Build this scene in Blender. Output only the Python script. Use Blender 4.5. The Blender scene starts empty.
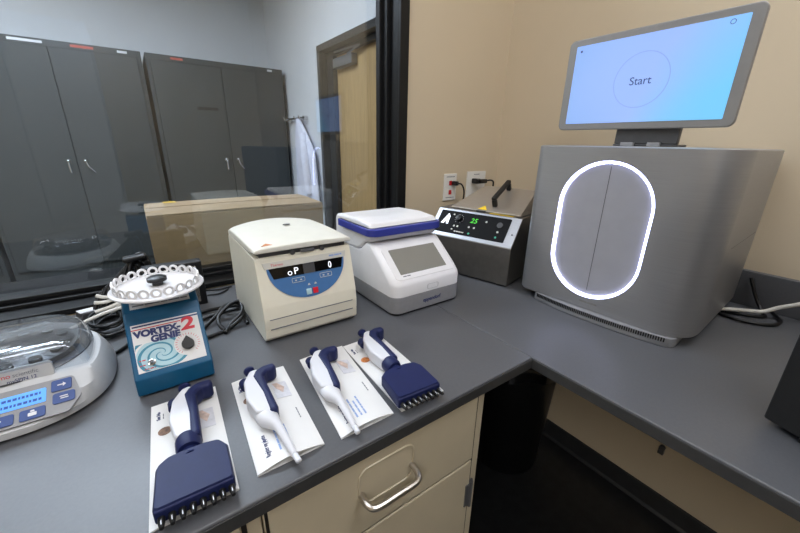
import bpy, bmesh, math, random
from mathutils import Matrix, Vector
random.seed(7)
PI = math.pi
SC = bpy.context.scene
COL = SC.collection

# ------------------------------------------------------------------ materials
def lin(c):
    return tuple(((v/255)/12.92 if v/255 <= .04045 else ((v/255+.055)/1.055)**2.4) for v in c)

def mat(name, rgb, rough=.5, metal=0., var=.06, scale=60., bump=0., emit=0., ecol=None, spec=None, aniso=None, coat=0.):
    """principled material whose colour and roughness wander a little (procedural noise)"""
    m = bpy.data.materials.new(name); m.use_nodes = True
    nt = m.node_tree; b = nt.nodes['Principled BSDF']
    c = lin(rgb)
    b.inputs['Roughness'].default_value = rough
    b.inputs['Metallic'].default_value = metal
    if coat: b.inputs['Coat Weight'].default_value = coat
    if spec is not None: b.inputs['Specular IOR Level'].default_value = spec
    tc = nt.nodes.new('ShaderNodeTexCoord')
    src = tc.outputs['Object']
    if aniso:
        mp = nt.nodes.new('ShaderNodeMapping'); mp.inputs['Scale'].default_value = aniso
        nt.links.new(src, mp.inputs['Vector']); src = mp.outputs['Vector']
    n = nt.nodes.new('ShaderNodeTexNoise'); n.inputs['Scale'].default_value = scale; n.inputs['Detail'].default_value = 3
    nt.links.new(src, n.inputs['Vector'])
    r = nt.nodes.new('ShaderNodeValToRGB')
    r.color_ramp.elements[0].position = .3; r.color_ramp.elements[1].position = .7
    r.color_ramp.elements[0].color = (*[max(0, v*(1-var)) for v in c], 1)
    r.color_ramp.elements[1].color = (*[min(1, v*(1+var)) for v in c], 1)
    nt.links.new(n.outputs['Fac'], r.inputs['Fac'])
    nt.links.new(r.outputs['Color'], b.inputs['Base Color'])
    if bump:
        bp = nt.nodes.new('ShaderNodeBump'); bp.inputs['Strength'].default_value = bump; bp.inputs['Distance'].default_value = .001
        nt.links.new(n.outputs['Fac'], bp.inputs['Height']); nt.links.new(bp.outputs['Normal'], b.inputs['Normal'])
    if emit:
        b.inputs['Emission Color'].default_value = (*lin(ecol or rgb), 1); b.inputs['Emission Strength'].default_value = emit
    return m

def clear(name, tint, base, power=5., rough=0.02, gl=(1, 1, 1), milky=0.):
    """thin clear sheet: see-through, mirror-like towards grazing angles"""
    m = bpy.data.materials.new(name); m.use_nodes = True
    nt = m.node_tree; nt.nodes.remove(nt.nodes['Principled BSDF'])
    out = nt.nodes['Material Output']
    tr = nt.nodes.new('ShaderNodeBsdfTransparent'); tr.inputs['Color'].default_value = (*tint, 1)
    g = nt.nodes.new('ShaderNodeBsdfGlossy'); g.inputs['Roughness'].default_value = rough; g.inputs['Color'].default_value = (*gl, 1)
    lw = nt.nodes.new('ShaderNodeLayerWeight'); lw.inputs['Blend'].default_value = .5
    pw = nt.nodes.new('ShaderNodeMath'); pw.operation = 'POWER'; pw.inputs[1].default_value = power
    ma = nt.nodes.new('ShaderNodeMath'); ma.operation = 'MULTIPLY_ADD'; ma.inputs[1].default_value = 1-base; ma.inputs[2].default_value = base
    nt.links.new(lw.outputs['Facing'], pw.inputs[0]); nt.links.new(pw.outputs[0], ma.inputs[0])
    mx = nt.nodes.new('ShaderNodeMixShader')
    nt.links.new(ma.outputs[0], mx.inputs['Fac']); nt.links.new(tr.outputs[0], mx.inputs[1]); nt.links.new(g.outputs[0], mx.inputs[2])
    last = mx
    if milky:
        d = nt.nodes.new('ShaderNodeBsdfDiffuse'); d.inputs['Color'].default_value = (.75, .78, .82, 1)
        m2 = nt.nodes.new('ShaderNodeMixShader'); m2.inputs['Fac'].default_value = milky
        nt.links.new(mx.outputs[0], m2.inputs[1]); nt.links.new(d.outputs[0], m2.inputs[2]); last = m2
    nt.links.new(last.outputs[0], out.inputs['Surface'])
    return m

M = {}
M['beige'] = mat('beige_paint', (205, 189, 162), .6, var=.015, scale=4, bump=.0)
M['bluewall'] = mat('cool_white_paint', (216, 219, 223), .6, var=.02, scale=3)
M['ceil'] = mat('ceiling_tile', (215, 213, 208), .8, var=.03, scale=40)
M['floor'] = mat('black_vinyl', (38, 38, 39), .3, var=.25, scale=25)
M['base'] = mat('black_rubber_base', (42, 42, 43), .45, var=.15, scale=30)
M['counter'] = mat('grey_epoxy', (84, 85, 88), .36, var=.05, scale=220)
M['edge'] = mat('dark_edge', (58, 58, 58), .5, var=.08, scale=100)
M['frame'] = mat('black_frame_paint', (20, 20, 21), .4, var=.15, scale=40)
M['frame'].node_tree.nodes['Principled BSDF'].inputs['Specular IOR Level'].default_value = .3
M['glass'] = clear('window_glass', (.90, .935, .95), .07)
M['cabgrey'] = mat('dark_grey_enamel', (64, 68, 69), .42, var=.05, scale=3)
M['cabgap'] = mat('dark_gap', (24, 25, 26), .6, var=.1)
M['chrome'] = mat('chrome', (205, 206, 208), .18, 1., var=.03)
M['steelhandle'] = mat('satin_steel', (190, 184, 176), .3, 1., var=.05, scale=100)
M['sticker_w'] = mat('white_sticker', (222, 222, 224), .5, var=.05)
M['sticker_r'] = mat('red_sticker', (196, 92, 78), .5, var=.1)
M['wood'] = mat('maple_veneer', (178, 148, 102), .45, var=.12, scale=6, aniso=(6, 6, .6))
M['doorframe'] = mat('dark_grey_frame', (52, 50, 48), .45, var=.08)
M['closer'] = mat('closer_grey', (120, 120, 122), .4, .6, var=.05)
M['coat'] = mat('white_cotton', (222, 224, 240), .9, var=.05, scale=30, bump=.2)
M['tan'] = mat('beige_metal', (196, 184, 158), .4, var=.02, scale=20)
M['tangap'] = mat('cabinet_gap', (30, 26, 22), .6, var=.1)
M['card'] = mat('brown_cardboard', (160, 134, 100), .75, var=.07, scale=14, aniso=(1, 1, 6))
M['tape'] = mat('packing_tape', (168, 142, 107), .2, var=.06, scale=30)
M['cream'] = mat('cream_plastic', (228, 223, 205), .38, var=.02, scale=30)
M['lidcream'] = mat('lid_plastic', (230, 228, 216), .35, var=.02, scale=30)
M['white'] = mat('white_plastic', (232, 231, 232), .32, var=.015, scale=30)
M['pipwhite'] = mat('pipette_white', (214, 215, 220), .36, var=.015, scale=30)
M['grey'] = mat('mid_grey_plastic', (142, 142, 144), .4, var=.04, scale=80)
M['lgrey'] = mat('light_grey_plastic', (192, 193, 194), .38, var=.03, scale=60)
M['dgrey'] = mat('dark_grey_plastic', (70, 70, 72), .45, var=.06)
M['hblue'] = mat('royal_blue_plastic', (50, 60, 150), .35, var=.04)
M['navy'] = mat('navy_plastic', (23, 32, 76), .5, var=.06, scale=50, spec=.35)
M['black'] = mat('black_plastic', (16, 16, 17), .4, var=.2)
M['blackgloss'] = mat('black_gloss', (10, 10, 11), .12, var=.2)
M['blackmatte'] = mat('black_matte', (14, 14, 15), .62, var=.2)
M['panelblack'] = mat('black_panel', (13, 13, 15), .55, var=.1, spec=.12)
M['ledge'] = mat('black_ledge', (16, 16, 17), .75, var=.2, spec=.15)
M['cable'] = mat('black_cable', (15, 15, 16), .42, var=.2)
M['wcable'] = mat('white_cable', (215, 212, 204), .45, var=.05)
M['teal'] = mat('teal_blue_enamel', (8, 84, 122), .34, var=.05, scale=70)
M['screen_off'] = mat('grey_lcd', (132, 130, 122), .3, var=.03, scale=8)
M['panelblue'] = mat('panel_blue', (72, 116, 168), .35, var=.04)
M['strip'] = mat('pale_strip', (205, 203, 194), .4, var=.03)
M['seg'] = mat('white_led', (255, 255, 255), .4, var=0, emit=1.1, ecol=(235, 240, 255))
M['green'] = mat('green_led', (70, 200, 50), .4, var=0, emit=.7)
M['greendim'] = mat('green_key', (60, 160, 130), .4, var=.05, emit=.25)
M['red'] = mat('red_print', (206, 30, 50), .4, var=.05)
M['navyprint'] = mat('navy_print', (34, 46, 100), .45, var=.05)
M['greyprint'] = mat('grey_print', (120, 122, 128), .5, var=.05)
M['blueprint'] = mat('blue_print', (140, 164, 208), .5, var=.05)
M['tealprint'] = mat('teal_print', (64, 136, 160), .45, var=.06)
M['paleprint'] = mat('pale_teal_print', (172, 205, 214), .45, var=.05)
M['paper'] = mat('white_paper', (224, 223, 221), .55, var=.015, scale=40)
M['photop'] = mat('photo_print', (206, 206, 212), .5, var=.12, scale=90)
M['photor'] = mat('photo_print_warm', (206, 184, 172), .5, var=.2, scale=120)
M['portrait'] = mat('portrait_print', (120, 88, 66), .5, var=.45, scale=160)
M['amber'] = mat('amber_print', (196, 120, 60), .5, var=.3, scale=160)
M['tip'] = mat('frosted_tip', (226, 230, 238), .3, var=.02)
M['yellow'] = mat('yellow_sticker', (232, 196, 40), .45, var=.08)
M['steel'] = mat('brushed_steel', (128, 125, 120), .36, .8, var=.08, scale=40, aniso=(1, 40, 1))
M['steel_lid'] = mat('brushed_steel_lid', (172, 164, 154), .42, .7, var=.06, scale=40, aniso=(1, 40, 1))
M['steel_light'] = mat('brushed_steel_panel', (186, 190, 198), .3, .8, var=.06, scale=40, aniso=(1, 40, 1))
M['silver'] = mat('silver_paint', (160, 160, 161), .38, .5, var=.04, scale=30, aniso=(.3, .3, 20))
M['silverdoor'] = mat('silver_door_paint', (164, 164, 170), .5, .2, var=.03, scale=30)
M['silverbase'] = mat('silver_base', (150, 150, 152), .42, .4, var=.03)
M['bezel'] = mat('tablet_bezel', (142, 140, 138), .45, .3, var=.03)
M['ring'] = mat('light_ring', (255, 255, 255), .4, var=0, emit=6, ecol=(196, 202, 255))
M['keyblue'] = mat('blue_key', (34, 66, 130), .35, var=.06)
M['lcdblue'] = mat('blue_lcd', (90, 160, 235), .3, var=.03, emit=.55, ecol=(80, 160, 250))
M['lcdtext'] = mat('lcd_text', (30, 80, 170), .4, var=.05)
M['lidclear'] = clear('clear_lid', (.80, .83, .86), .10, 3.0, .05, milky=.06)
M['darkglass'] = mat('dark_bowl', (40, 42, 46), .3, var=.15)
M['mirrorsteel'] = mat('polished_panel', (190, 186, 178), .22, .9, var=.06, scale=10)
M['plate'] = mat('outlet_plate', (228, 226, 220), .35, var=.02)
M['outred'] = mat('red_socket', (190, 30, 36), .4, var=.06)
M['ghost'] = mat('reflector_paint', (206, 204, 200), .5, var=.02)  # for the block added behind the camera as a reflector
M['lamp'] = mat('light_diffuser', (255, 255, 255), .5, var=0, emit=1., ecol=(245, 248, 255))
M['lampcool'] = mat('light_diffuser_cool', (255, 255, 255), .5, var=0, emit=1., ecol=(232, 241, 255))

def screen_mat():
    m = bpy.data.materials.new('lit_screen'); m.use_nodes = True
    nt = m.node_tree; b = nt.nodes['Principled BSDF']; b.inputs['Roughness'].default_value = .25
    b.inputs['Base Color'].default_value = (.02, .02, .03, 1)
    tc = nt.nodes.new('ShaderNodeTexCoord')
    n = nt.nodes.new('ShaderNodeTexNoise'); n.inputs['Scale'].default_value = 6; n.inputs['Detail'].default_value = 0
    nt.links.new(tc.outputs['Object'], n.inputs['Vector'])
    sp = nt.nodes.new('ShaderNodeSeparateXYZ'); nt.links.new(tc.outputs['Object'], sp.inputs[0])
    ma = nt.nodes.new('ShaderNodeMath'); ma.operation = 'MULTIPLY_ADD'; ma.inputs[1].default_value = 2.1
    nt.links.new(sp.outputs['X'], ma.inputs[0])
    m3 = nt.nodes.new('ShaderNodeMath'); m3.operation = 'MULTIPLY_ADD'; m3.inputs[1].default_value = .5; m3.inputs[2].default_value = -.22
    nt.links.new(n.outputs['Fac'], m3.inputs[0]); nt.links.new(m3.outputs[0], ma.inputs[2])
    r = nt.nodes.new('ShaderNodeValToRGB')
    r.color_ramp.elements[0].position = .05; r.color_ramp.elements[0].color = (*lin((146, 184, 246)), 1)
    r.color_ramp.elements[1].position = .85; r.color_ramp.elements[1].color = (*lin((122, 206, 252)), 1)
    e = r.color_ramp.elements.new(.42); e.color = (*lin((160, 192, 252)), 1)
    nt.links.new(ma.outputs[0], r.inputs['Fac'])
    nt.links.new(r.outputs['Color'], b.inputs['Emission Color']); b.inputs['Emission Strength'].default_value = 1.32
    return m
M['screen'] = screen_mat()
M['screendisc'] = mat('screen_disc', (10, 10, 12), .3, var=0, emit=1.2, ecol=(146, 178, 244))
M['screentext'] = mat('screen_text', (40, 52, 90), .4, var=.05, emit=.35, ecol=(90, 120, 200))

# ------------------------------------------------------------------ object helpers
def thing(name, label, cat, loc=(0, 0, 0), rotz=0, group=None, kind=None):
    o = bpy.data.objects.new(name, None); COL.objects.link(o)
    o.location = loc; o.rotation_euler = (0, 0, rotz); o.empty_display_size = .05
    if label: o['label'] = label
    if cat: o['category'] = cat
    if group: o['group'] = group
    if kind: o['kind'] = kind
    return o

def fr(o, x, y):
    """matrix whose local x and y axes lie along x and y at origin o"""
    x = Vector(x).normalized(); y = Vector(y); y = (y-x*y.dot(x)).normalized(); z = x.cross(y)
    m = Matrix.Identity(4)
    for i, v in enumerate((x, y, z)):
        for j in range(3): m[j][i] = v[j]
    for j in range(3): m[j][3] = o[j]
    return m

def fillet(pts, r, n=5):
    """round the corners of a 2-D polygon; r is one radius or one per corner"""
    out = []; k = len(pts)
    rs = r if isinstance(r, (list, tuple)) else [r]*k
    for i in range(k):
        p = Vector(pts[i]); a = Vector(pts[i-1])-p; b = Vector(pts[(i+1) % k])-p
        if rs[i] <= 1e-6 or a.length < 1e-9 or b.length < 1e-9: out.append(tuple(p)); continue
        la, lb = a.length, b.length; a.normalize(); b.normalize()
        c = max(-1, min(1, a.dot(b))); th = math.acos(c)
        if th > PI-.03: out.append(tuple(p)); continue
        d = min(rs[i]/math.tan(th/2), la*.49, lb*.49); rr = d*math.tan(th/2)
        bis = (a+b).normalized(); cen = p+bis*(rr/math.sin(th/2))
        v0 = p+a*d-cen; v1 = p+b*d-cen
        a0 = math.atan2(v0.y, v0.x); a1 = math.atan2(v1.y, v1.x)
        da = (a1-a0+PI) % (2*PI)-PI
        for j in range(n+1):
            t = a0+da*j/n; out.append((cen.x+rr*math.cos(t), cen.y+rr*math.sin(t)))
    return out

def rrect(x0, x1, y0, y1, r, n=5):
    return fillet([(x0, y0), (x1, y0), (x1, y1), (x0, y1)], r, n)

def spline(pts, n=8, closed=False):
    P = [Vector(p) for p in pts]; out = []; k = len(P)
    rng = range(k if closed else k-1)
    for i in rng:
        g = lambda j: P[j % k] if closed else P[max(0, min(k-1, j))]
        p0, p1, p2, p3 = g(i-1), g(i), g(i+1), g(i+2)
        for j in range(n):
            t = j/n
            out.append(.5*((2*p1)+(p2-p0)*t+(2*p0-5*p1+4*p2-p3)*t*t+(3*p1-p0-3*p2+p3)*t**3))
    if not closed: out.append(P[-1])
    return out

class MB:
    def __init__(s): s.bm = bmesh.new(); s.m = Matrix.Identity(4)
    def v(s, p): return s.bm.verts.new(s.m @ Vector(p))
    def f(s, vs):
        try: return s.bm.faces.new(vs)
        except ValueError: return None
    def box(s, x0, x1, y0, y1, z0, z1):
        c = [s.v((x, y, z)) for z in (z0, z1) for y in (y0, y1) for x in (x0, x1)]
        for q in ((0, 2, 3, 1), (4, 5, 7, 6), (0, 1, 5, 4), (2, 6, 7, 3), (0, 4, 6, 2), (1, 3, 7, 5)): s.f([c[i] for i in q])
        return s
    def prism(s, poly, a, b, ax='z', top=None):
        """extrude a 2-D polygon from a to b along an axis (poly is xy, yz or xz)"""
        def P(p, t):
            return {'z': (p[0], p[1], t), 'x': (t, p[0], p[1]), 'y': (p[0], t, p[1])}[ax]
        lo = [s.v(P(p, a)) for p in poly]; hi = [s.v(P(p, b)) for p in (top or poly)]
        s.f(lo[::-1]); s.f(hi); n = len(poly)
        for i in range(n): s.f([lo[i], lo[(i+1) % n], hi[(i+1) % n], hi[i]])
        return s
    def loft(s, rings, cap0=True, cap1=True, closed=True):
        R = [[s.v(p) for p in r] for r in rings]; n = len(R[0])
        for a, b in zip(R, R[1:]):
            for i in range(n if closed else n-1): s.f([a[i], a[(i+1) % n], b[(i+1) % n], b[i]])
        if cap0: s.f(R[0][::-1])
        if cap1: s.f(R[-1])
        return s
    def lathe(s, prof, c=(0, 0, 0), ax='z', n=24, cap0=True, cap1=True):
        rings = []
        for r, t in prof:
            ring = []
            for i in range(n):
                a = 2*PI*i/n; ca, sa = r*math.cos(a), r*math.sin(a)
                d = {'z': (ca, sa, t), 'x': (t, ca, sa), 'y': (sa, t, ca)}[ax]
                ring.append((c[0]+d[0], c[1]+d[1], c[2]+d[2]))
            rings.append(ring)
        return s.loft(rings, cap0, cap1)
    def tube(s, pts, r, n=8, closed=False, flat=1., rad=None):
        P = [Vector(p) for p in pts]; k = len(P)
        T = []
        for i in range(k):
            a = P[(i-1) % k] if closed or i > 0 else P[i]; b = P[(i+1) % k] if closed or i < k-1 else P[i]
            t = b-a; T.append(t.normalized() if t.length > 1e-9 else Vector((0, 0, 1)))
        up = Vector((0, 0, 1)) if abs(T[0].z) < .9 else Vector((1, 0, 0))
        N = (up-T[0]*up.dot(T[0])).normalized(); rings = []
        for i in range(k):
            N = N-T[i]*N.dot(T[i]); N.normalize(); B = T[i].cross(N)
            rr = rad[i] if rad else r
            rings.append([P[i]+N*(rr*math.cos(2*PI*j/n)*flat)+B*(rr*math.sin(2*PI*j/n)) for j in range(n)])
        if closed: rings.append(rings[0]); return s.loft(rings, False, False)
        return s.loft(rings)
    def sphere(s, c, r, nu=14, nv=8, sc=(1, 1, 1)):
        rings = []
        for i in range(nv+1):
            t = PI*(i/nv)*.998+.003; rings.append([(c[0]+sc[0]*r*math.sin(t)*math.cos(2*PI*j/nu), c[1]+sc[1]*r*math.sin(t)*math.sin(2*PI*j/nu), c[2]-sc[2]*r*math.cos(t)) for j in range(nu)])
        return s.loft(rings)
    def grid(s, fn_top, fn_bot, nx, ny):
        T = [[s.v(fn_top(i/nx, j/ny)) for i in range(nx+1)] for j in range(ny+1)]
        B = [[s.v(fn_bot(i/nx, j/ny)) for i in range(nx+1)] for j in range(ny+1)]
        for j in range(ny):
            for i in range(nx):
                s.f([T[j][i], T[j][i+1], T[j+1][i+1], T[j+1][i]]); s.f([B[j][i], B[j+1][i], B[j+1][i+1], B[j][i+1]])
        for i in range(nx):
            s.f([B[0][i], B[0][i+1], T[0][i+1], T[0][i]]); s.f([B[ny][i+1], B[ny][i], T[ny][i], T[ny][i+1]])
        for j in range(ny):
            s.f([B[j+1][0], B[j][0], T[j][0], T[j+1][0]]); s.f([B[j][nx], B[j+1][nx], T[j+1][nx], T[j][nx]])
        return s
    def obj(s, name, m, parent=None, bevel=0., seg=2, smooth=35, label=None, weld=False, ang=35):
        bm = s.bm
        if weld: bmesh.ops.remove_doubles(bm, verts=bm.verts, dist=1e-5)
        bmesh.ops.recalc_face_normals(bm, faces=bm.faces)
        me = bpy.data.meshes.new(name); bm.to_mesh(me); bm.free()
        for p in me.polygons: p.use_smooth = True
        me.set_sharp_from_angle(angle=math.radians(smooth))
        me.materials.append(m)
        o = bpy.data.objects.new(name, me); COL.objects.link(o)
        if parent: o.parent = parent
        if bevel:
            b = o.modifiers.new('Bevel', 'BEVEL'); b.width = bevel; b.segments = seg; b.limit_method = 'ANGLE'
            b.angle_limit = math.radians(ang); b.harden_normals = False
            for p in me.polygons: p.use_smooth = True
            me.set_sharp_from_angle(angle=math.radians(180))
            w = o.modifiers.new('Normals', 'WEIGHTED_NORMAL'); w.keep_sharp = False
        if label: o['label'] = label
        return o

def tag(o, label, cat, group=None, kind=None):
    if label: o['label'] = label
    if cat: o['category'] = cat
    if group: o['group'] = group
    if kind: o['kind'] = kind
    return o

def text(name, body, size, mtx, m, parent, bold=0., sx=1., shear=0., align='LEFT', depth=.0003):
    cu = bpy.data.curves.new('tmp', 'FONT'); cu.body = body; cu.size = size; cu.offset = bold*size; cu.extrude = depth
    cu.align_x = align; cu.shear = shear
    t = bpy.data.objects.new('tmp', cu); COL.objects.link(t)
    dg = bpy.context.evaluated_depsgraph_get()
    me = bpy.data.meshes.new_from_object(t.evaluated_get(dg))
    bpy.data.objects.remove(t)
    me.transform(mtx @ Matrix.Diagonal((sx, 1, 1, 1))); me.name = name
    me.materials.clear(); me.materials.append(m)
    o = bpy.data.objects.new(name, me); COL.objects.link(o); o.parent = parent
    return o

def bars(rows, mtx, depth=.0003, word=.006, gap=.0015, h=.0018, seed=1):
    """unreadably small print as word-long strokes; rows = (x0, x1, y)"""
    rnd = random.Random(seed); b = MB(); b.m = mtx
    for x0, x1, y in rows:
        x = x0
        while x < x1-word*.3:
            w = min(x1-x, word*rnd.uniform(.5, 1.3)); b.box(x, x+w, y, y+h, 0, depth); x += w+gap
    return b

def disc(b, cx, cy, r, z0, z1, n=24, a0=0, a1=2*PI):
    full = abs(a1-a0-2*PI) < 1e-6
    k = n if full else n+1
    b.prism([(cx+r*math.cos(a0+(a1-a0)*i/n), cy+r*math.sin(a0+(a1-a0)*i/n)) for i in range(k)], z0, z1); return b

# ------------------------------------------------------------------ camera
H = .91          # worktop height
cam_d = bpy.data.cameras.new('camera'); cam = bpy.data.objects.new('camera', cam_d); COL.objects.link(cam)
yaw, pitch, roll, fpx = .626713, .332812, .0196068, 356.29
cam_d.sensor_width = 36; cam_d.lens = fpx/800*36; cam_d.clip_start = .02; cam_d.clip_end = 50
cy_, sy_, cp_, sp_ = math.cos(yaw), math.sin(yaw), math.cos(pitch), math.sin(pitch)
fw = Vector((sy_*cp_, cy_*cp_, -sp_)); r0 = Vector((cy_, -sy_, 0)); u0 = r0.cross(fw)
rr_ = math.cos(roll)*r0+math.sin(roll)*u0; uu_ = -math.sin(roll)*r0+math.cos(roll)*u0
mw = Matrix.Identity(4)
for j in range(3):
    mw[j][0] = rr_[j]; mw[j][1] = uu_[j]; mw[j][2] = -fw[j]
mw[2][3] = 1.35
cam.matrix_world = mw
SC.camera = cam

# ------------------------------------------------------------------ the two rooms
def struct(name, b, m, parent=None, **k):
    o = b.obj(name, m, parent, **k)
    if not parent: o['kind'] = 'structure'
    return o
struct('floor', MB().box(-3.0, 2.0, -2.8, 5.2, -.1, 0), M['floor'])
struct('ceiling', MB().box(-3.0, 2.0, -2.8, 5.2, 3.0, 3.1), M['ceil'])
struct('wall_right', MB().box(1.43, 1.54, -2.7, 1.185, 0, 3.0), M['beige'])
wb = MB(); wb.box(.8655, 1.70, 1.185, 1.303, 0, 3.0); wb.box(.885, 1.70, 1.303, 1.40, 0, 3.0); wb.box(-2.6, .8655, 1.185, 1.40, 0, .909); wb.box(-2.6, .8655, 1.185, 1.40, 2.42, 3.0); wb.box(-2.6, -1.7, 1.185, 1.40, .909, 2.42)
struct('wall_back', wb, M['beige'])
struct('wall_left', MB().box(-2.7, -2.6, -2.7, 5.1, 0, 3.0), M['beige'])
struct('wall_front', MB().box(-2.6, 1.43, -2.7, -2.6, 0, 3.0), M['beige'])
struct('wall_far', MB().box(-2.6, 1.543, 4.97, 5.07, 0, 3.0), M['bluewall'])
ws = MB(); ws.box(1.543, 1.70, 3.47, 5.07, 0, 3.0); ws.box(1.543, 1.70, 1.40, 2.36, 0, 3.0); ws.box(1.543, 1.70, 2.36, 3.47, 2.165, 3.0)
struct('wall_side', ws, M['bluewall'])
struct('baseboard_right', MB().prism(fillet([(1.429, 0), (1.405, 0), (1.418, .012), (1.42, .085), (1.429, .085)], [0, .002, .008, .004, 0]), -2.6, 1.18, 'y'), M['base'])
struct('baseboard_back', MB().box(.504, 1.404, 1.173, 1.184, 0, .085), M['base'])

# window between the rooms: black metal frame and one large pane
win = thing('window_1', None, None, (0, 0, 0), kind='structure')
fb = MB()
fb.box(.832, .8645, 1.184, 1.303, H+.001, 2.42); fb.box(.832, .871, 1.173, 1.1845, H+.001, 2.43); fb.box(.816, .832, 1.235, 1.288, .95, 2.36); fb.box(.802, .816, 1.262, 1.288, .95, 2.36); fb.box(.820, .832, 1.296, 1.303, .95, 2.36); fb.box(.8745, .8845, 1.3035, 1.402, H+.001, 2.42)
fb.obj('jamb', M['frame'], win, bevel=.002)
MB().box(-1.7, -1.66, 1.178, 1.402, H+.001, 2.42).obj('jamb', M['frame'], win)
MB().box(-1.66, .832, 1.178, 1.402, 2.36, 2.42).obj('head', M['frame'], win)
sb = MB(); sb.box(-1.66, .832, 1.181, 1.402, H+.0005, .927); sb.box(-1.66, .832, 1.245, 1.302, .927, .938); sb.box(-1.66, .802, 1.262, 1.302, .938, .952)
sb.obj('sill', M['frame'], win, bevel=.002)
MB().box(-1.659, .811, 1.289, 1.295, .953, 2.359).obj('pane', M['glass'], win, smooth=0)
struct('trim_1', MB().box(-1.7, 1.0, 1.402, 1.52, .885, .925), M['ledge'], bevel=.003)   # ledge behind the glass

# wooden door and its frame in the next room
door = thing('door_1', None, None, (0, 0, 0), kind='structure')
db = MB(); db.box(1.525, 1.698, 3.42, 3.475, 0, 2.17); db.box(1.525, 1.698, 2.355, 2.41, 0, 2.17); db.box(1.525, 1.698, 2.355, 3.475, 2.115, 2.17)
db.box(1.60, 1.645, 3.30, 3.42, 0, 2.115); db.box(1.60, 1.645, 2.41, 3.42, 2.075, 2.115)
db.obj('door_frame', M['doorframe'], door, bevel=.003)
MB().box(1.65, 1.695, 2.42, 3.40, .01, 2.11).obj('leaf', M['wood'], door, bevel=.002)
cl = MB().box(1.585, 1.649, 2.93, 3.27, 1.965, 2.045).obj('door_closer', M['closer'], door, bevel=.008)
MB().tube([(1.60, 3.02, 2.05), (1.59, 2.8, 2.075), (1.58, 3.22, 2.088)], .008).obj('closer_arm', M['closer'], cl)

# ------------------------------------------------------------------ lamps of the rooms
def ceiling_light(x, y, w, d, strength, m, label):
    t = thing('ceiling_light', label, 'ceiling light', (x, y, 2.998), group='ceiling light panels')
    fb = MB()
    for q in ((-w/2-.02, w/2+.02, -d/2-.02, -d/2), (-w/2-.02, w/2+.02, d/2, d/2+.02), (-w/2-.02, -w/2, -d/2, d/2), (w/2, w/2+.02, -d/2, d/2)): fb.box(*q, -.02, 0)
    fb.obj('frame', M['white'], t)
    mm = m.copy(); mm.node_tree.nodes['Principled BSDF'].inputs['Emission Strength'].default_value = strength
    MB().box(-w/2, w/2, -d/2, d/2, -.014, -.006).obj('diffuser', mm, t)
ceiling_light(.72, -.45, .6, 1.2, 14, M['lamp'], 'flat ceiling light panel over the right worktop in the front room')
ceiling_light(-.35, .6, 1.2, .6, 10, M['lamp'], 'flat ceiling light panel over the left worktop in the front room')
ceiling_light(-1.9, -1.5, 1.2, .6, 26, M['lamp'], 'unseen ceiling panel behind the camera, set as fill light for the front room')  # fill light, placed far left to brighten the wall under the right worktop
ceiling_light(-.3, 2.7, 1.2, .6, 46, M['lampcool'], 'flat cool ceiling light panel in the room behind the glass')
ceiling_light(-1.7, 3.4, 1.2, .6, 32, M['lampcool'], 'flat cool ceiling light panel at the far left of the room behind the glass')

# ------------------------------------------------------------------ next room: metal cabinets
def metal_cabinet(x0, label, stickers, plate=None):
    W, D, ZB, ZT = 1.25, .60, .02, 2.088
    t = thing('metal_cabinet', label, 'cabinet', (x0, 4.35, 0), group='grey metal cabinets behind the glass')
    MB().box(0, W, 0, D, ZB, ZT).box(.02, W-.02, .03, D-.02, 0, ZB).obj('body', M['cabgrey'], t, bevel=.004)
    g = MB().box(.028, W-.028, -.002, 0, .20, 2.04).obj('door_gap', M['cabgap'], t)
    for k, (a, b) in enumerate(((.034, W/2-.003), (W/2+.003, W-.034))):
        d = MB().box(a, b, -.016, -.0021, .206, 2.034).obj('door', M['cabgrey'], t, bevel=.003)
        hx = b-.055 if k == 0 else a+.055
        h = MB(); h.lathe([(.018, -.004), (.018, .008)], (hx, -.02, 1.15), 'y', 14); h.sphere((hx, -.034, 1.15), .014, 10, 6)
        h.tube([(hx, -.036, 1.15), (hx+(.0 if k == 0 else .012), -.04, 1.10), (hx+(.002 if k == 0 else .05), -.038, 1.05)], .009)
        h.obj('handle', M['chrome'], d)
    for (x, w, m_) in stickers:
        MB().box(x, x+w, -.0015, -.0002, 2.055, 2.073).obj('sticker', M[m_], t, label='white sticker' if m_ == 'sticker_w' else 'red sticker')
    if plate: MB().box(plate, plate+.19, -.0185, -.0162, 1.63, 1.658).obj('name_plate', M['cabgap'], t)
    return t
metal_cabinet(.243, 'grey two-door metal cabinet with dark name plate, next to the lab coat', [(.20, .10, 'sticker_r'), (1.09, .05, 'sticker_w')], .36)
metal_cabinet(-1.037, 'grey two-door metal cabinet with white stickers on its top rail, left in the window', [(.40, .20, 'sticker_w'), (.77, .15, 'sticker_r'), (1.08, .07, 'sticker_w')])
metal_cabinet(-2.32, 'grey metal cabinet cut off by the left edge of the photo', [])

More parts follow.
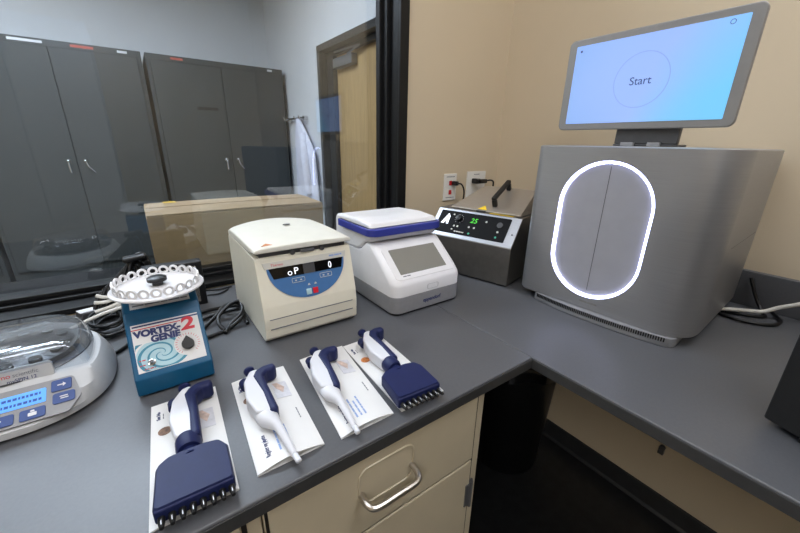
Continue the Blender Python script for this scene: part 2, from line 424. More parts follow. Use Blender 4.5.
# coat rack and lab coat on the side wall
t = thing('coat_rack', 'chrome coat rail with hooks on the white wall behind the glass', 'coat rack', (1.543, 4.1, 1.58))
MB().tube([(-.05, -.34, 0), (-.05, .235, 0)], .011).obj('rail', M['chrome'], t)
for y in (-.28, -.15, .18):
    hk = MB(); hk.lathe([(.022, -.05), (.022, -.002)], (0, y, 0), 'x', 12); hk.tube(spline([(-.05, y, 0), (-.085, y, -.01), (-.10, y, .02)], 5), .007); hk.obj('hook', M['chrome'], t)
cb = MB(); rings = []
for k in range(15):
    f_ = k/14; z = 1.575-.86*f_
    hw = .035+.15*min(1, f_*3.0)**.8+.10*f_; th = .022+.05*min(1, f_*2.5)
    ring = []
    for i in range(40):
        a = 2*PI*i/40; fold = 1+.16*f_**.5*math.sin(7*a+k*.12)
        ring.append((1.478+.75*th*math.sin(a)*fold, 3.93-.15*min(1, f_*2.5)+hw*math.cos(a)*(1+.03*math.sin(5*a)), z+.015*math.sin(3*a)*f_))
    rings.append(ring)
cb.loft(rings)
coat = cb.obj('lab_coat', M['coat'], smooth=80)
tag(coat, 'white lab coat hanging from the chrome rail behind the glass', 'lab coat')
sl = MB(); sl.tube(spline([(1.455, 3.76, 1.42), (1.435, 3.66, 1.2), (1.44, 3.63, .95), (1.445, 3.63, .84)], 6), .05, 10, rad=[.035+.02*min(1, i/6) for i in range(19)])
sl.obj('sleeve', M['coat'], coat, smooth=80)

# cabinet-shaped block added unseen behind the camera, only to reflect in the glass
t = thing('added_reflector', 'added pale cabinet shape behind the camera, there only for a faint reflection in the glass', 'cabinet', (-1.15, -2.1, 0))
MB().box(0, 1.02, 0, .6, 0, 2.2).obj('body', M['ghost'], t, bevel=.005)
MB().box(.01, .505, .601, .62, .1, 2.19).obj('door', M['ghost'], t, bevel=.003)
MB().box(.515, 1.01, .601, .62, .1, 2.19).obj('door', M['ghost'], t, bevel=.003)

# ------------------------------------------------------------------ worktops, cabinets below
wt = MB().box(-1.7, .6365, .376, 1.178, H-.027, H).obj('worktop', M['counter'], bevel=.0035)
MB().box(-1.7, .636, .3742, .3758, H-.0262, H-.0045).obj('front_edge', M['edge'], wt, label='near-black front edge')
tag(wt, 'dark grey worktop under the window, carrying the four pipettes', 'worktop')
w2 = MB().box(.6372, 1.428, -.95, 1.178, H-.027, H).obj('worktop', M['counter'], bevel=.0035)
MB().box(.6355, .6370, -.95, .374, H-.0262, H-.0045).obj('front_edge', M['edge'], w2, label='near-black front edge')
tag(w2, 'dark grey worktop on the right, carrying the big silver machine', 'worktop')
bs = MB(); bs.box(1.408, 1.4285, -.95, 1.178, H+.0003, 1.015); bs.box(.892, 1.408, 1.158, 1.178, H+.0003, 1.015)
MB().box(.66, 1.40, -.94, -.90, 0, H-.0275).obj('support_panel', M['tan'], w2)
struct('trim_2', bs, M['counter'], bevel=.002)   # backsplash along both walls

def base_cabinet(x0, x1, label, handles=True):
    t = thing('base_cabinet', label, 'cabinet', (0, 0, 0), group='beige base cabinets under the worktop')
    MB().box(x0, x1, .3875, 1.165, .10, H-.028).box(x0+.01, x1-.01, .46, 1.15, 0, .10).obj('body', M['tan'], t, bevel=.002)
    MB().box(x0+.002, x1-.019, .387, .3875, .11, H-.03).obj('reveal', M['tangap'], t)
    a, b = x0+.006, x1-.026
    dr = MB().box(a, b, .3815, .3868, .7135, .874).obj('drawer', M['tan'], t, bevel=.003)
    dd = MB().box(a, b, .3815, .3868, .12, .7085).obj('door', M['tan'], t, bevel=.003)
    cx = (a+b)/2-.012
    if handles:
        rp = rrect(cx-.055, cx+.055, .778, .854, .018, 6)
        MB().tube([(p[0], .3808, p[1]) for p in rp], .0020, 6, closed=True).obj('pull_recess', M['tan'], dr)
        MB().tube(spline([(cx+dx_, y_, z_+.012) for dx_, y_, z_ in ((-.052, .383, .792), (-.052, .366, .790), (-.047, .354, .788), (-.034, .350, .787), (0, .350, .787), (.034, .350, .787), (.047, .354, .788), (.052, .366, .790), (.052, .383, .792))], 5), .0056, 10).obj('handle', M['steelhandle'], dr)
        hb = MB(); hb.lathe([(.0045, .575), (.0045, .648)], (b+.004, .380, 0), 'z', 10); hb.lathe([(.003, .648), (.004, .650), (.0025, .655)], (b+.004, .380, 0), 'z', 10); hb.box(b-.012, b+.004, .3795, .3825, .58, .643)
        hb.obj('hinge', M['closer'], dd)
base_cabinet(.057, .503, 'beige base cabinet with a steel drawer pull, at the worktop corner')
base_cabinet(-.395, .055, 'beige base cabinet cut off by the bottom edge of the photo', False)

# black waste bin in the knee space
t = thing('waste_bin', 'black waste bin with a black bag under the corner of the worktops', 'waste bin', (1.17, .765, 0))
MB().lathe([(.135, .002), (.145, .01), (.175, .55), (.18, .56), (.178, .57), (.168, .565), (.138, .02), (.1, .018)], n=32).obj('bin', M['black'], t, smooth=50)
bg = MB(); rings = []
for z, r in ((.50, .186), (.53, .188), (.575, .187), (.58, .176), (.545, .160), (.40, .150)):
    rings.append([((r+.004*math.sin(9*2*PI*i/48)*(z < .57))*math.cos(2*PI*i/48), (r+.004*math.sin(9*2*PI*i/48))*math.sin(2*PI*i/48), z+.012*math.sin(5*2*PI*i/48)*(z < .56)) for i in range(48)])
bg.loft(rings, False, True); bg.obj('bag', M['blackgloss'], t, smooth=70)
t = MB().lathe([(.010, -.012), (.010, 0)], (1.4295, .264, .288), 'x', 12).box(1.415, 1.429, .255, .273, .262, .284).obj('wall_fitting', M['dgrey'], bevel=.001)
tag(t, 'small dark fitting on the beige wall under the right worktop', 'wall fitting')

# ------------------------------------------------------------------ outlets with plugs
t = thing('wall_outlet', 'narrow white wall plate with two red sockets, left of the pair', 'outlet', (1.12, 1.1845, 1.17), group='wall outlets')
MB().box(-.037, .037, -.006, 0, -.058, .058).obj('cover_plate', M['plate'], t, bevel=.002)
for z in (.018, -.022): MB().box(-.008, .008, -.0075, -.006, z-.01, z+.01).obj('socket', M['outred'], t, bevel=.001)
for q in (.043, -.047): bars([(-.024, .024, q)], fr((0, -.006, 0), (1, 0, 0), (0, 0, 1)), h=.004, word=.006, seed=3).obj('print', M['greyprint'], t)
t = thing('wall_outlet', 'wide white double wall plate, right of the pair, behind the steel bath', 'outlet', (1.284, 1.1845, 1.172), group='wall outlets')
MB().box(-.061, .061, -.006, 0, -.062, .062).obj('cover_plate', M['plate'], t, bevel=.002)
for x in (-.025, .025):
    for z in (.02, -.022): MB().box(x-.014, x+.014, -.008, -.006, z-.014, z+.014).obj('socket', M['plate'], t, bevel=.003)
bars([(-.018, .018, .047)], fr((0, -.006, 0), (1, 0, 0), (0, 0, 1)), h=.004, word=.006, seed=4).obj('print', M['greyprint'], t)

def cable(name, label, pts, r=.0035, m='cable', n=8, group=None, cat='cable', smooth=8):
    o = MB().tube(spline(pts, smooth), r, n).obj(name, M[m], smooth=80)
    return tag(o, label, cat, group)
t = thing('plug_with_cord', 'black cord plugged into the red socket and dropping behind the steel bath', 'plug', (1.134, 1.177, 1.188))
MB().box(-.009, .009, -.028, -.0005, -.009, .009).obj('plug', M['black'], t, bevel=.003)
MB().tube(spline([(0, -.028, 0), (.012, -.042, -.003), (.026, -.045, -.03), (.03, -.04, -.07), (.024, -.035, -.13)], 6), .0035).obj('wire', M['cable'], t, smooth=80)
t = thing('plug_with_cord', 'black cord with a long plug in the double wall plate', 'plug', (1.262, 1.176, 1.193))
MB().box(-.014, .014, -.034, -.0005, -.011, .011).box(.0, .045, -.046, -.026, -.009, .009).obj('plug', M['black'], t, bevel=.004)
MB().tube(spline([(.045, -.036, 0), (.075, -.036, .002), (.098, -.034, -.006), (.105, -.03, -.03), (.105, -.03, -.09)], 6), .004).obj('wire', M['cable'], t, smooth=80)

# ------------------------------------------------------------------ cardboard box behind the glass
t = thing('cardboard_box', 'long brown cardboard box lying behind the glass', 'box', (-.002, 1.325, .9255))
MB().grid(lambda u, v: (.578*u, .27*v, .196+.003*math.sin(PI*u)*math.sin(PI*v)), lambda u, v: (.578*u, .27*v, 0), 6, 4).obj('carton', M['card'], t, bevel=.003)
for k, (y0, y1) in enumerate(((.002, .1335), (.1365, .268))):
    MB().grid(lambda u, v: (.002+.574*u, y0+(y1-y0)*v, .1995+.0025*math.sin(PI*u)+(.002 if k == 0 else .0035)*(v if k == 0 else 1-v)), lambda u, v: (.002+.574*u, y0+(y1-y0)*v, .1965+.0025*math.sin(PI*u)), 8, 3).obj('flap', M['card'], t)
tp = MB(); tp.box(.04, .14, -.0006, .0, .085, .155)
tp.obj('tape', M['tape'], t, label='glossy clear tape')
MB().box(.06, .10, .235, .262, .2025, .2035).obj('sticker', M['yellow'], t, label='yellow sticker')

# ------------------------------------------------------------------ mini centrifuge, front left
t = thing('mini_centrifuge', 'low grey mini centrifuge with clear lid and blue display at the left edge', 'centrifuge', (-.237, .83, H))
def sring(rx, ry, z, ymin, n=64, p=2.5, oy=0.):
    out = []
    for i in range(n):
        a = 2*PI*i/n; c, s_ = math.cos(a), math.sin(a)
        x = rx*math.copysign(abs(c)**(2/p), c); y = ry*math.copysign(abs(s_)**(2/p), s_)+oy
        out.append((x, max(y, ymin), z))
    return out
b = MB(); b.loft([sring(.130, .140, .002, -.140), sring(.136, .146, .006, -.145), sring(.136, .146, .016, -.144), sring(.130, .141, .036, -.104), sring(.122, .134, .052, -.072), sring(.119, .131, .055, -.066), sring(.114, .126, .055, -.062)])
b.obj('body', M['lgrey'], t, smooth=28)
MB().lathe([(.128, 0), (.128, .004)], (0, 0, -.0), n=40).obj('foot_ring', M['black'], t)
# control panel on the sloping front
sl0, sl1 = Vector((0, -.1435, .017)), Vector((0, -.0735, .0515))
PM = fr((0, -.1447, .0185), (1, 0, 0), sl1-sl0)
fp = MB(); fp.m = PM; fp.prism(fillet([(-.082, .004), (.080, .004), (.096, .030), (.086, .072), (-.086, .072), (-.096, .030)], .008), -.001, .0012); fp.obj('control_panel', M['grey'], t)
fp = MB(); fp.m = PM; fp.prism(rrect(-.050, .052, .034, .060, .002), .0012, .0022); dsp = fp.obj('display', M['lcdblue'], t)
bars([(-.045, .047, .050), (-.045, .047, .039)], PM @ Matrix.Translation((0, 0, .0022)), h=.0045, word=.004, gap=.0016, seed=5).obj('display_text', M['lcdtext'], dsp)
for k, poly in enumerate((rrect(.058, .084, .046, .068, .003), rrect(.060, .088, .022, .042, .004), rrect(.022, .052, .008, .027, .003), rrect(-.018, .016, .008, .027, .003), rrect(-.056, -.024, .008, .027, .003))):
    fp = MB(); fp.m = PM; fp.prism(poly, .0012, .0032); key = fp.obj('button', M['keyblue'], t, bevel=.0008)
    cx = sum(p[0] for p in poly)/len(poly); cy = sum(p[1] for p in poly)/len(poly)
    ib = MB(); ib.m = PM
    if k == 2: ib.prism(rrect(cx-.005, cx+.005, cy-.004, cy+.002, .001), .0032, .0036); ib.prism(fillet([(cx-.003, cy+.003), (cx+.003, cy+.003), (cx+.002, cy+.006), (cx-.002, cy+.006)], .001), .0032, .0036)
    elif k == 3:
        for q in (0, .005): ib.prism([(cx-.005+q, cy-.003), (cx-.001+q, cy+.001), (cx-.005+q, cy+.005), (cx-.0035+q, cy+.001)], .0032, .0036)
    elif k == 0:
        ib.box(cx-.005, cx+.003, cy-.001, cy+.001, .0032, .0036); ib.prism([(cx+.002, cy-.004), (cx+.006, cy), (cx+.002, cy+.004)], .0032, .0036)
    else:
        ib.box(cx-.005, cx+.005, cy+.001, cy+.0028, .0032, .0036); ib.box(cx-.004, cx+.006, cy-.0028, cy-.001, .0032, .0036)
    ib.obj('symbol', M['sticker_w'], key)
# name plate above the panel and dark bowl with rotor
NP = fr((0, -.0650, .053), (1, 0, 0), (0, .25, 1))
b = MB(); b.m = NP; b.prism(fillet([(-.062, 0), (.062, 0), (.060, .026), (-.060, .026)], .006), -.006, .002); npl = b.obj('name_plate', M['lgrey'], t, bevel=.001)
text('lettering', 'thermo', .0105, NP @ Matrix.Translation((-.022, .012, .0021)), M['red'], npl)
text('lettering', 'scientific', .0095, NP @ Matrix.Translation((.012, .012, .0021)), M['greyprint'], npl, sx=.95)
text('lettering', 'mySPIN 12', .008, NP @ Matrix.Translation((.004, .0032, .0021)), M['navyprint'], npl, bold=.005)
MB().lathe([(.104, .0556), (.104, .057), (.096, .0575), (.094, .057)], (0, .035, 0), n=40, cap0=True).obj('bowl', M['dgrey'], t)
rb = MB(); rb.lathe([(.086, .0575), (.084, .066), (.05, .070), (.03, .078), (.012, .080)], (0, .035, 0), n=36)
rotor = rb.obj('rotor', M['darkglass'], t, smooth=50)
for i in range(12):
    a = 2*PI*i/12; hb = MB(); hb.lathe([(.009, .0675), (.009, .0725), (.006, .0735)], (.068*math.cos(a), .035+.068*math.sin(a), 0), n=10); hb.obj('tube_slot', M['black'], rotor)
lid = MB(); lid.loft([sring(.112, .124, .056, -.058, p=2.6), sring(.109, .122, .070, -.060, p=2.6), sring(.103, .117, .092, -.066, p=2.6), sring(.092, .107, .101, -.060, p=2.6), sring(.06, .075, .105, -.045, p=2.4)], False, True)
lid.obj('lid', M['lidclear'], t, smooth=60)

# ------------------------------------------------------------------ vortex mixer with tube platform
t = thing('vortex_mixer', 'blue vortex mixer with a printed white front label and white tube platform', 'vortex mixer', (-.068, .69, H))
VP = [(0, .003), (0, .037), (.072, .122), (.080, .134), (.115, .150), (.165, .150), (.168, .003)]
MB().prism(fillet(VP, [.004, .006, .012, .006, .01, .008, .004], 4), 0, .124, 'x').obj('housing', M['teal'], t, bevel=.0045, seg=3, ang=50)
for x, y in ((.015, .02), (.109, .02), (.015, .145), (.109, .145)): MB().lathe([(.008, 0), (.008, .005)], (x, y, 0), n=12).obj('foot', M['black'], t)
VF = fr((0, 0, .037), (1, 0, 0), (0, .072, .085))
LW, LH = .108, .090
LM = VF @ Matrix.Translation((.008, .011, .0))
lb = MB(); lb.m = LM; lb.box(0, LW, 0, LH, -.001, .0006); lab = lb.obj('front_label', M['paper'], t, label='white printed front label')
Z1 = LM @ Matrix.Translation((0, 0, .0006))
b = MB(); b.m = Z1; b.box(.002, LW, .0845, .0875, 0, .0003); b.obj('stripe', M['navyprint'], lab)
b = MB(); b.m = Z1; b.box(.0, .078, .0795, .0812, 0, .0003); b.obj('stripe', M['red'], lab, label='red stripe')
# swirl: pale disc with darker spiral arms, clipped to the label
def clip(p): return (max(.001, min(LW-.001, p[0])), max(.001, min(.052, p[1])))
b = MB(); b.m = Z1; b.prism([clip((.040+.040*math.cos(2*PI*i/60), .027+.030*math.sin(2*PI*i/60))) for i in range(60)], 0, .0002); b.obj('swirl_ground', M['paleprint'], lab)
for arm in range(3):
    b = MB(); b.m = Z1; L_, R_ = [], []
    for i in range(46):
        a = arm*2*PI/3+i*.17; r = .0025+.00088*i*(1+i*.006); w = .0008+.0038*(i/45)
        c, s_ = math.cos(a), math.sin(a)
        L_.append(clip((.040+(r+w)*c, .027+(r+w)*.80*s_))); R_.append(clip((.040+(r-w*.5)*c, .027+(r-w*.5)*.80*s_)))
    vs = [[b.v((*p, .0004)) for p in q] for q in (L_, R_)]
    for i in range(45): b.f([vs[0][i], vs[0][i+1], vs[1][i+1], vs[1][i]])
    b.obj('swirl_arm', M['tealprint'], lab)
T1 = Z1 @ Matrix.Translation((0, 0, .0005))
text('lettering', 'VORTEX-', .0165, T1 @ Matrix.Translation((.003, .0655, 0)), M['navyprint'], lab, bold=.062, sx=1.06)
text('lettering', 'GENIE', .0165, T1 @ Matrix.Translation((.027, .0515, 0)), M['navyprint'], lab, bold=.062, sx=1.02)
text('lettering', '2', .034, T1 @ Matrix.Translation((.076, .061, 0)), M['red'], lab, bold=.035, sx=1.35, shear=.1)
b = MB(); b.m = Z1; disc(b, .082, .033, .0225, .0002, .0008, 36); dial = b.obj('dial_plate', M['paper'], lab)
tk = MB(); tk.m = T1
for i in range(21):
    a = math.radians(-50+i*14); c, s_ = math.cos(a), math.sin(a); w = .0004
    r0_, r1_ = .017, .0205
    tk.f([tk.v((.082+r0_*c-w*s_, .033+r0_*s_+w*c, .0006)), tk.v((.082+r1_*c-w*s_, .033+r1_*s_+w*c, .0006)), tk.v((.082+r1_*c+w*s_, .033+r1_*s_-w*c, .0006)), tk.v((.082+r0_*c+w*s_, .033+r0_*s_-w*c, .0006))])
tk.obj('dial_marks', M['red'], dial)
kb = MB(); kb.m = Z1
tear = [(.082+.0105*math.cos(math.radians(130+i*280/24)), .031+.0105*math.sin(math.radians(130+i*280/24))) for i in range(25)]+[(.0815, .0475)]
kb.prism(tear, .0009, .009); kb.obj('knob', M['black'], t, bevel=.0015)
sw = MB(); sw.m = LM; sw.lathe([(.0062, .0006), (.0062, .003), (.0045, .0035), (.004, .006)], (.022, .015, 0), n=8); sw.lathe([(.0022, .005), (.003, .014), (.0022, .0155)], (.0225, .015, 0), n=8); sw.obj('toggle_switch', M['chrome'], t)
bars([(.004, .014, .021), (.004, .013, .012), (.010, .026, .004)], Z1, h=.0018, word=.004, seed=8, depth=.0008).obj('switch_print', M['red'], lab)
US = fr((.012, .0835, .1356), (1, 0, 0), (0, .035, .016))
b = MB(); b.m = US; b.box(0, .098, .003, .026, -.001, .0006); ul = b.obj('upper_label', M['paper'], t)
bars([(.004, .094, .017), (.004, .094, .009)], US @ Matrix.Translation((0, 0, .0006)), h=.003, word=.02, seed=9).obj('print', M['greyprint'], ul)
PC = Vector((.063, .103, .166))
MB().lathe([(.020, .1495), (.020, .157), (.014, .158), (.014, .1655)], (PC.x, PC.y, 0), n=24).obj('stem', M['black'], t)
pb = MB(); pb.lathe([(.0755, .166), (.078, .168), (.078, .1705), (.0755, .172), (.0722, .1722)], (PC.x, PC.y, 0), n=48)
plat = pb.obj('tube_platform', M['white'], t)
for i in range(23):
    a = 2*PI*i/23; hb = MB()
    hb.m = Matrix.Translation((PC.x+.0695*math.cos(a), PC.y+.0695*math.sin(a), .1800)) @ Matrix.Rotation(a, 4, 'Z')
    ring_o = [(.0092*math.cos(2*PI*j/14), .0092*math.sin(2*PI*j/14)) for j in range(14)]; ring_i = [(p[0]*.56, p[1]*.56) for p in ring_o]
    hb.loft([[(-.0016, *p) for p in ring_o], [(.0016, *p) for p in ring_o], [(.0016, *p) for p in ring_i], [(-.0016, *p) for p in ring_i], [(-.0016, *p) for p in ring_o]], False, False)
    hb.obj('tube_holder', M['white'], plat, weld=True)
MB().lathe([(.009, .1722), (.009, .178), (.0165, .181), (.0165, .187), (.012, .1895)], (PC.x, PC.y, 0), n=24).obj('platform_knob', M['black'], plat)

# small steel-faced black unit behind the mixer
t = thing('steel_faced_unit', 'small black unit with a polished steel front standing behind the vortex mixer', 'lab device', (-.036, 1.062, H))
MB().box(0, .136, 0, .035, 0, .128).obj('housing', M['black'], t, bevel=.004)
MB().box(.010, .120, -.002, .0005, .012, .116).obj('front_plate', M['mirrorsteel'], t, bevel=.001)

# ------------------------------------------------------------------ microcentrifuge
t = thing('microcentrifuge', 'cream microcentrifuge with blue half-round control panel, beside the blue vortex mixer', 'centrifuge', (.172, .752, H))
CW, CD = .232, .288
CP = [(.006, .004), (-.004, .012), (-.0055, .034), (-.0045, .0355), (-.0055, .037), (-.0065, .058), (-.0055, .0595), (-.0065, .061), (-.003, .088), (.026, .1965), (.060, .198), (CD, .200), (CD, .004)]
MB().prism(fillet(CP, [.004, .01, 0, 0, 0, 0, 0, 0, .03, .006, .0, .012, .006], 4), 0, CW, 'x').obj('housing', M['cream'], t, bevel=.012, seg=4, ang=60)
for x, y in ((.03, .03), (CW-.03, .03), (.03, CD-.03), (CW-.03, CD-.03)): MB().lathe([(.012, 0), (.012, .006)], (x, y, 0), n=12).obj('foot', M['black'], t)
for z in (.0595, .0355):
    MB().box(.012, CW-.012, -.0068, -.004, z-.0009, z+.0009).obj('front_groove', M['greyprint'], t)
# lid: gently domed, sloping up to the back
def lidtop(u, v):
    x = -.0005+u*(CW+.001); bow = 4*u*(1-u)
    y = .018+v*(.262+.025*bow)
    z = .2185+.012*bow*(.55+.45*v)*min(1, .5+v*2)+.003*math.sin(PI*v)-(.006*max(0, (v-.88)/.12)**2)
    e = min(u, 1-u)/.05
    if e < 1: z -= .003*(1-e)**2
    return (x, y, z)
def lidbot(u, v):
    p = lidtop(u, v); return (p[0], p[1], .2085-.008*min(1, v*4))
ld = MB(); ld.grid(lidtop, lidbot, 20, 14); lidc = ld.obj('lid', M['lidcream'], t, bevel=.0025, ang=50, weld=True)
b = MB(); b.lathe([(.010, .0), (.009, .0016)], (0, 0, 0), n=20); bb = b.obj('viewing_port', M['dgrey'], lidc); bb.location = (.122, .165, .2335); bb.scale = (1, .55, 1)
b = MB(); b.m = fr((.020, .032, .2205), (1, 0, .01), (0, 1, .12)); b.prism([(0, 0), (.026, 0), (.013, .013)], -.003, .0008); b.obj('warning_sticker', M['amber'], lidc)
MB().box(.012, CW-.012, .030, .07, .1960, .2090).obj('lid_gap', M['dgrey'], t)
MB().box(.105, .137, .0205, .03, .197, .204).obj('latch', M['closer'], t, bevel=.001)
for x in (.085, .157): MB().lathe([(.006, .022), (.006, .03)], (x, 0, .2), 'y', 10).obj('latch_hole', M['dgrey'], t)
FM = fr((0, -.0037, .0875), (1, 0, 0), (0, .029, .1085))
FL = math.hypot(.029, .1085)
b = MB(); b.m = FM
arc = [(.014+.204*0, .090)]
cx0, rad_ = .116, .094
half = [(cx0+rad_*math.cos(PI+PI*i/32), .086+.080*math.sin(PI+PI*i/32)) for i in range(33)]
b.prism(half, -.001, .0012); pan = b.obj('control_panel', M['panelblue'], t, label='blue half-round panel')
b = MB(); b.m = FM; b.prism([(.018, .0865), (.214, .0865), (.217, .1005), (.015, .1005)], -.001, .0014); st = b.obj('brand_strip', M['strip'], t)
text('lettering', 'Thermo', .0085, FM @ Matrix.Translation((.032, .0905, .0014)), M['red'], st)
bars([(.172, .208, .092)], FM @ Matrix.Translation((0, 0, .0014)), h=.004, word=.01, seed=2).obj('print', M['blueprint'], st)
b = MB(); b.m = FM; b.prism([(.026, .086), (.206, .086), (.200, .062), (.034, .062)], .0012, .0022); dp = b.obj('display', M['blackgloss'], t)
b = MB(); b.m = FM; b.box(.104, .132, .062, .086, .0022, .0026); b.obj('display_divider', M['dgrey'], dp)
text('digit', 'o', .021, FM @ Matrix.Translation((.066, .0648, .0024)), M['seg'], dp, bold=0)
text('digit', 'P', .022, FM @ Matrix.Translation((.081, .0655, .0024)), M['seg'], dp, bold=0)
text('digit', '0', .022, FM @ Matrix.Translation((.166, .0655, .0024)), M['seg'], dp, bold=0, sx=.8)
for x0, x1, m_, y0, y1 in ((.074, .104, 'panelblue', .046, .056), (.142, .172, 'panelblue', .046, .056)):
    rp = rrect(x0, x1, y0, y1, .002)
    b = MB(); b.m = FM; b.tube([(p[0], p[1], .0016) for p in rp], .0006, 5, closed=True)
    for q in (.3, .7):
        b.box(x0+(x1-x0)*q-.002, x0+(x1-x0)*q+.002, y0+.003, y0+.006, .0012, .002)
    b.obj('key_outline', M['strip'], pan)
for x in (.112, .128): b = MB(); b.m = FM; b.prism([(x-.0035, .034), (x+.0035, .034), (x, .039)], .0012, .0018); b.obj('arrow_key', M['strip'], pan)
b = MB(); b.m = FM; b.box(.103, .116, .012, .026, .0012, .003); b.obj('button', M['paleprint'], pan, bevel=.0008, label='pale blue button')
b = MB(); b.m = FM; b.box(.119, .132, .012, .026, .0012, .003); b.obj('button', M['red'], pan, bevel=.0008, label='red button')

# ------------------------------------------------------------------ thermal mixer with blue handle
t = thing('thermal_mixer', 'white thermal mixer with grey base, touch screen and blue bow handle on its lid', 'thermal mixer', (.487, .695, H))
TW, TD = .242, .33
tb = rrect(0, TW, 0, TD, [.028, .028, .012, .012], 6)
MB().prism(rrect(.006, TW-.006, .006, TD-.006, .02), 0, .006).obj('foot', M['black'], t)
MB().prism(tb, .006, .053).obj('base', M['grey'], t, bevel=.003)
# white shell: rounded rings that step back along the sloping front
def trr(y0, y1, z, r=.028, ins=0.): return [(p[0], p[1], z) for p in rrect(ins, TW-ins, y0, y1, [r, r, .012, .012], 6)]
MB().loft([trr(0, TD, .0535), trr(0, TD, .082), trr(.003, TD, .090), trr(.020, TD, .107), trr(.064, TD, .1425), trr(.066, .200, .1440), trr(.074, .180, .150), trr(.098, .156, .168), trr(.106, .153, .1722, .024, .002), trr(.116, .150, .174, .012, .007)]).obj('shell', M['white'], t, smooth=40)
TF = fr((0, .003, .0905), (1, 0, 0), (0, .095, .0775))
TLn = math.hypot(.095, .0775)
b = MB(); b.m = TF; b.prism(rrect(.016, TW-.016, .010, TLn-.002, .014, 6), -.006, .0022); pl_ = b.obj('front_panel', M['white'], t, bevel=.0015)
b = MB(); b.m = TF; b.prism(rrect(.036, .198, .026, .108, .0015, 2), .0022, .003); b.obj('touch_screen', M['screen_off'], t)
bars([(.040, .068, .0185)], TF @ Matrix.Translation((0, 0, .0023)), h=.0028, word=.01, seed=6).obj('print', M['greyprint'], pl_)
b = MB(); b.tube([(p[0], -.0003, p[1]) for p in rrect(.112, .150, .060, .074, .004)], .0008, 5, closed=True); b.obj('front_button', M['lgrey'], t)
text('lettering', 'eppendorf', .0165, fr((.098, -.0004, .024), (1, 0, 0), (0, 0, 1)), M['navyprint'], t, bold=.012, sx=.92)
# lid on top
LP = [(.124, .179), (.151, .1755), (.180, .152), (.202, .1455), (TD+.004, .1455), (TD+.004, .229), (.20, .236), (.130, .231), (.118, .218)]
lt = MB().prism(fillet(LP, [.008, .012, .014, .02, .01, .02, .03, .012, .01], 4), .000, TW-.002, 'x').obj('lid', M['white'], t, bevel=.009, seg=4, ang=50)
hp = fillet([(-.0105, .295), (-.0105, .098), (TW+.006, .098), (TW+.006, .295), (TW-.0035, .295), (TW-.0035, .114), (-.0025, .114), (-.0025, .295)], [.003, .03, .03, .003, .003, .015, .015, .003], 6)
MB().prism(hp, .198, .2195).obj('handle', M['hblue'], lt, bevel=.004, seg=3, label='royal blue bow handle')

# ------------------------------------------------------------------ steel dry bath in the corner
a_ = math.radians(14.6)
t = thing('dry_bath', 'stainless steel heated bath with black control panel and gabled lid in the corner', 'heated bath', (.914-.32*math.sin(a_), .67+.32*math.cos(a_), H), -PI/2+a_)
BW, BD = .32, .33
BP = [(.0, .006), (.0, .130), (.072, .218), (BD, .218), (BD, .006)]
MB().prism(fillet(BP, [.002, .003, .004, .004, .002], 3), 0, BW, 'x').obj('housing', M['steel'], t, bevel=.002)
for x, y in ((.03, .03), (BW-.03, .03), (.03, BD-.03), (BW-.03, BD-.03)): MB().lathe([(.014, 0), (.014, .007)], (x, y, 0), n=12).obj('foot', M['black'], t)
BF = fr((0, .0, .130), (1, 0, 0), (0, .072, .088)); BL_ = math.hypot(.072, .088)
b = MB(); b.m = BF; b.box(.002, BW-.002, .003, BL_-.003, -.001, .0012); fac = b.obj('fascia', M['steel_light'], t)
b = MB(); b.m = BF; b.prism(rrect(.018, .288, .016, BL_-.010, .004), .0012, .0024); cp = b.obj('control_panel', M['panelblack'], t)
G = BF @ Matrix.Translation((0, 0, .0025))
text('digit', '25', .026, G @ Matrix.Translation((.146, .068, 0)), M['green'], cp, bold=.005, shear=.15)
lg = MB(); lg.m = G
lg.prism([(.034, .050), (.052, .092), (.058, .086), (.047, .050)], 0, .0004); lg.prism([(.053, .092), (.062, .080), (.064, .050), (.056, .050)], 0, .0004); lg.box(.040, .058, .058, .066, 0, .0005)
lg.obj('reflection_glyph', M['seg'], cp, label='white reflection built as a glowing symbol')  # A-shaped reflection on the panel, put in as an emissive shape
kn = MB(); kn.m = G; kn.lathe([(.011, 0), (.010, .010), (.004, .011)], (.101, .076, 0), n=20); kn.box(.0995, .1025, .076, .088, .010, .0125); knob = kn.obj('knob', M['black'], t)
km = MB(); km.m = G
for i in range(10):
    a = math.radians(-60+i*33); km.box(.101+.016*math.cos(a)-.0008, .101+.016*math.cos(a)+.0008, .076+.016*math.sin(a)-.0008, .076+.016*math.sin(a)+.0008, 0, .0004)
km.obj('dial_marks', M['sticker_w'], cp)
for x, y, m_ in ((.092, .046, 'strip'), (.106, .046, 'strip'), (.150, .050, 'strip'), (.170, .050, 'strip'), (.158, .026, 'greendim'), (.256, .050, 'strip'), (.256, .030, 'greendim'), (.205, .080, 'strip'), (.075, .090, 'strip')):
    b = MB(); b.m = G; disc(b, x, y, .0036, 0, .0008, 12); b.obj('indicator', M[m_], cp)
b = MB(); b.m = G; b.lathe([(.010, 0), (.010, .002)], (.255, .076, 0), n=20); b.obj('round_key', M['dgrey'], cp)
bars([(.100, .142, .024), (.085, .095, .030)], G, h=.004, word=.008, seed=12).obj('print', M['strip'], cp)
b = MB(); b.m = BF; b.lathe([(.003, .0012), (.003, .003)], (.306, .05, 0), n=10); b.obj('screw', M['closer'], fac)
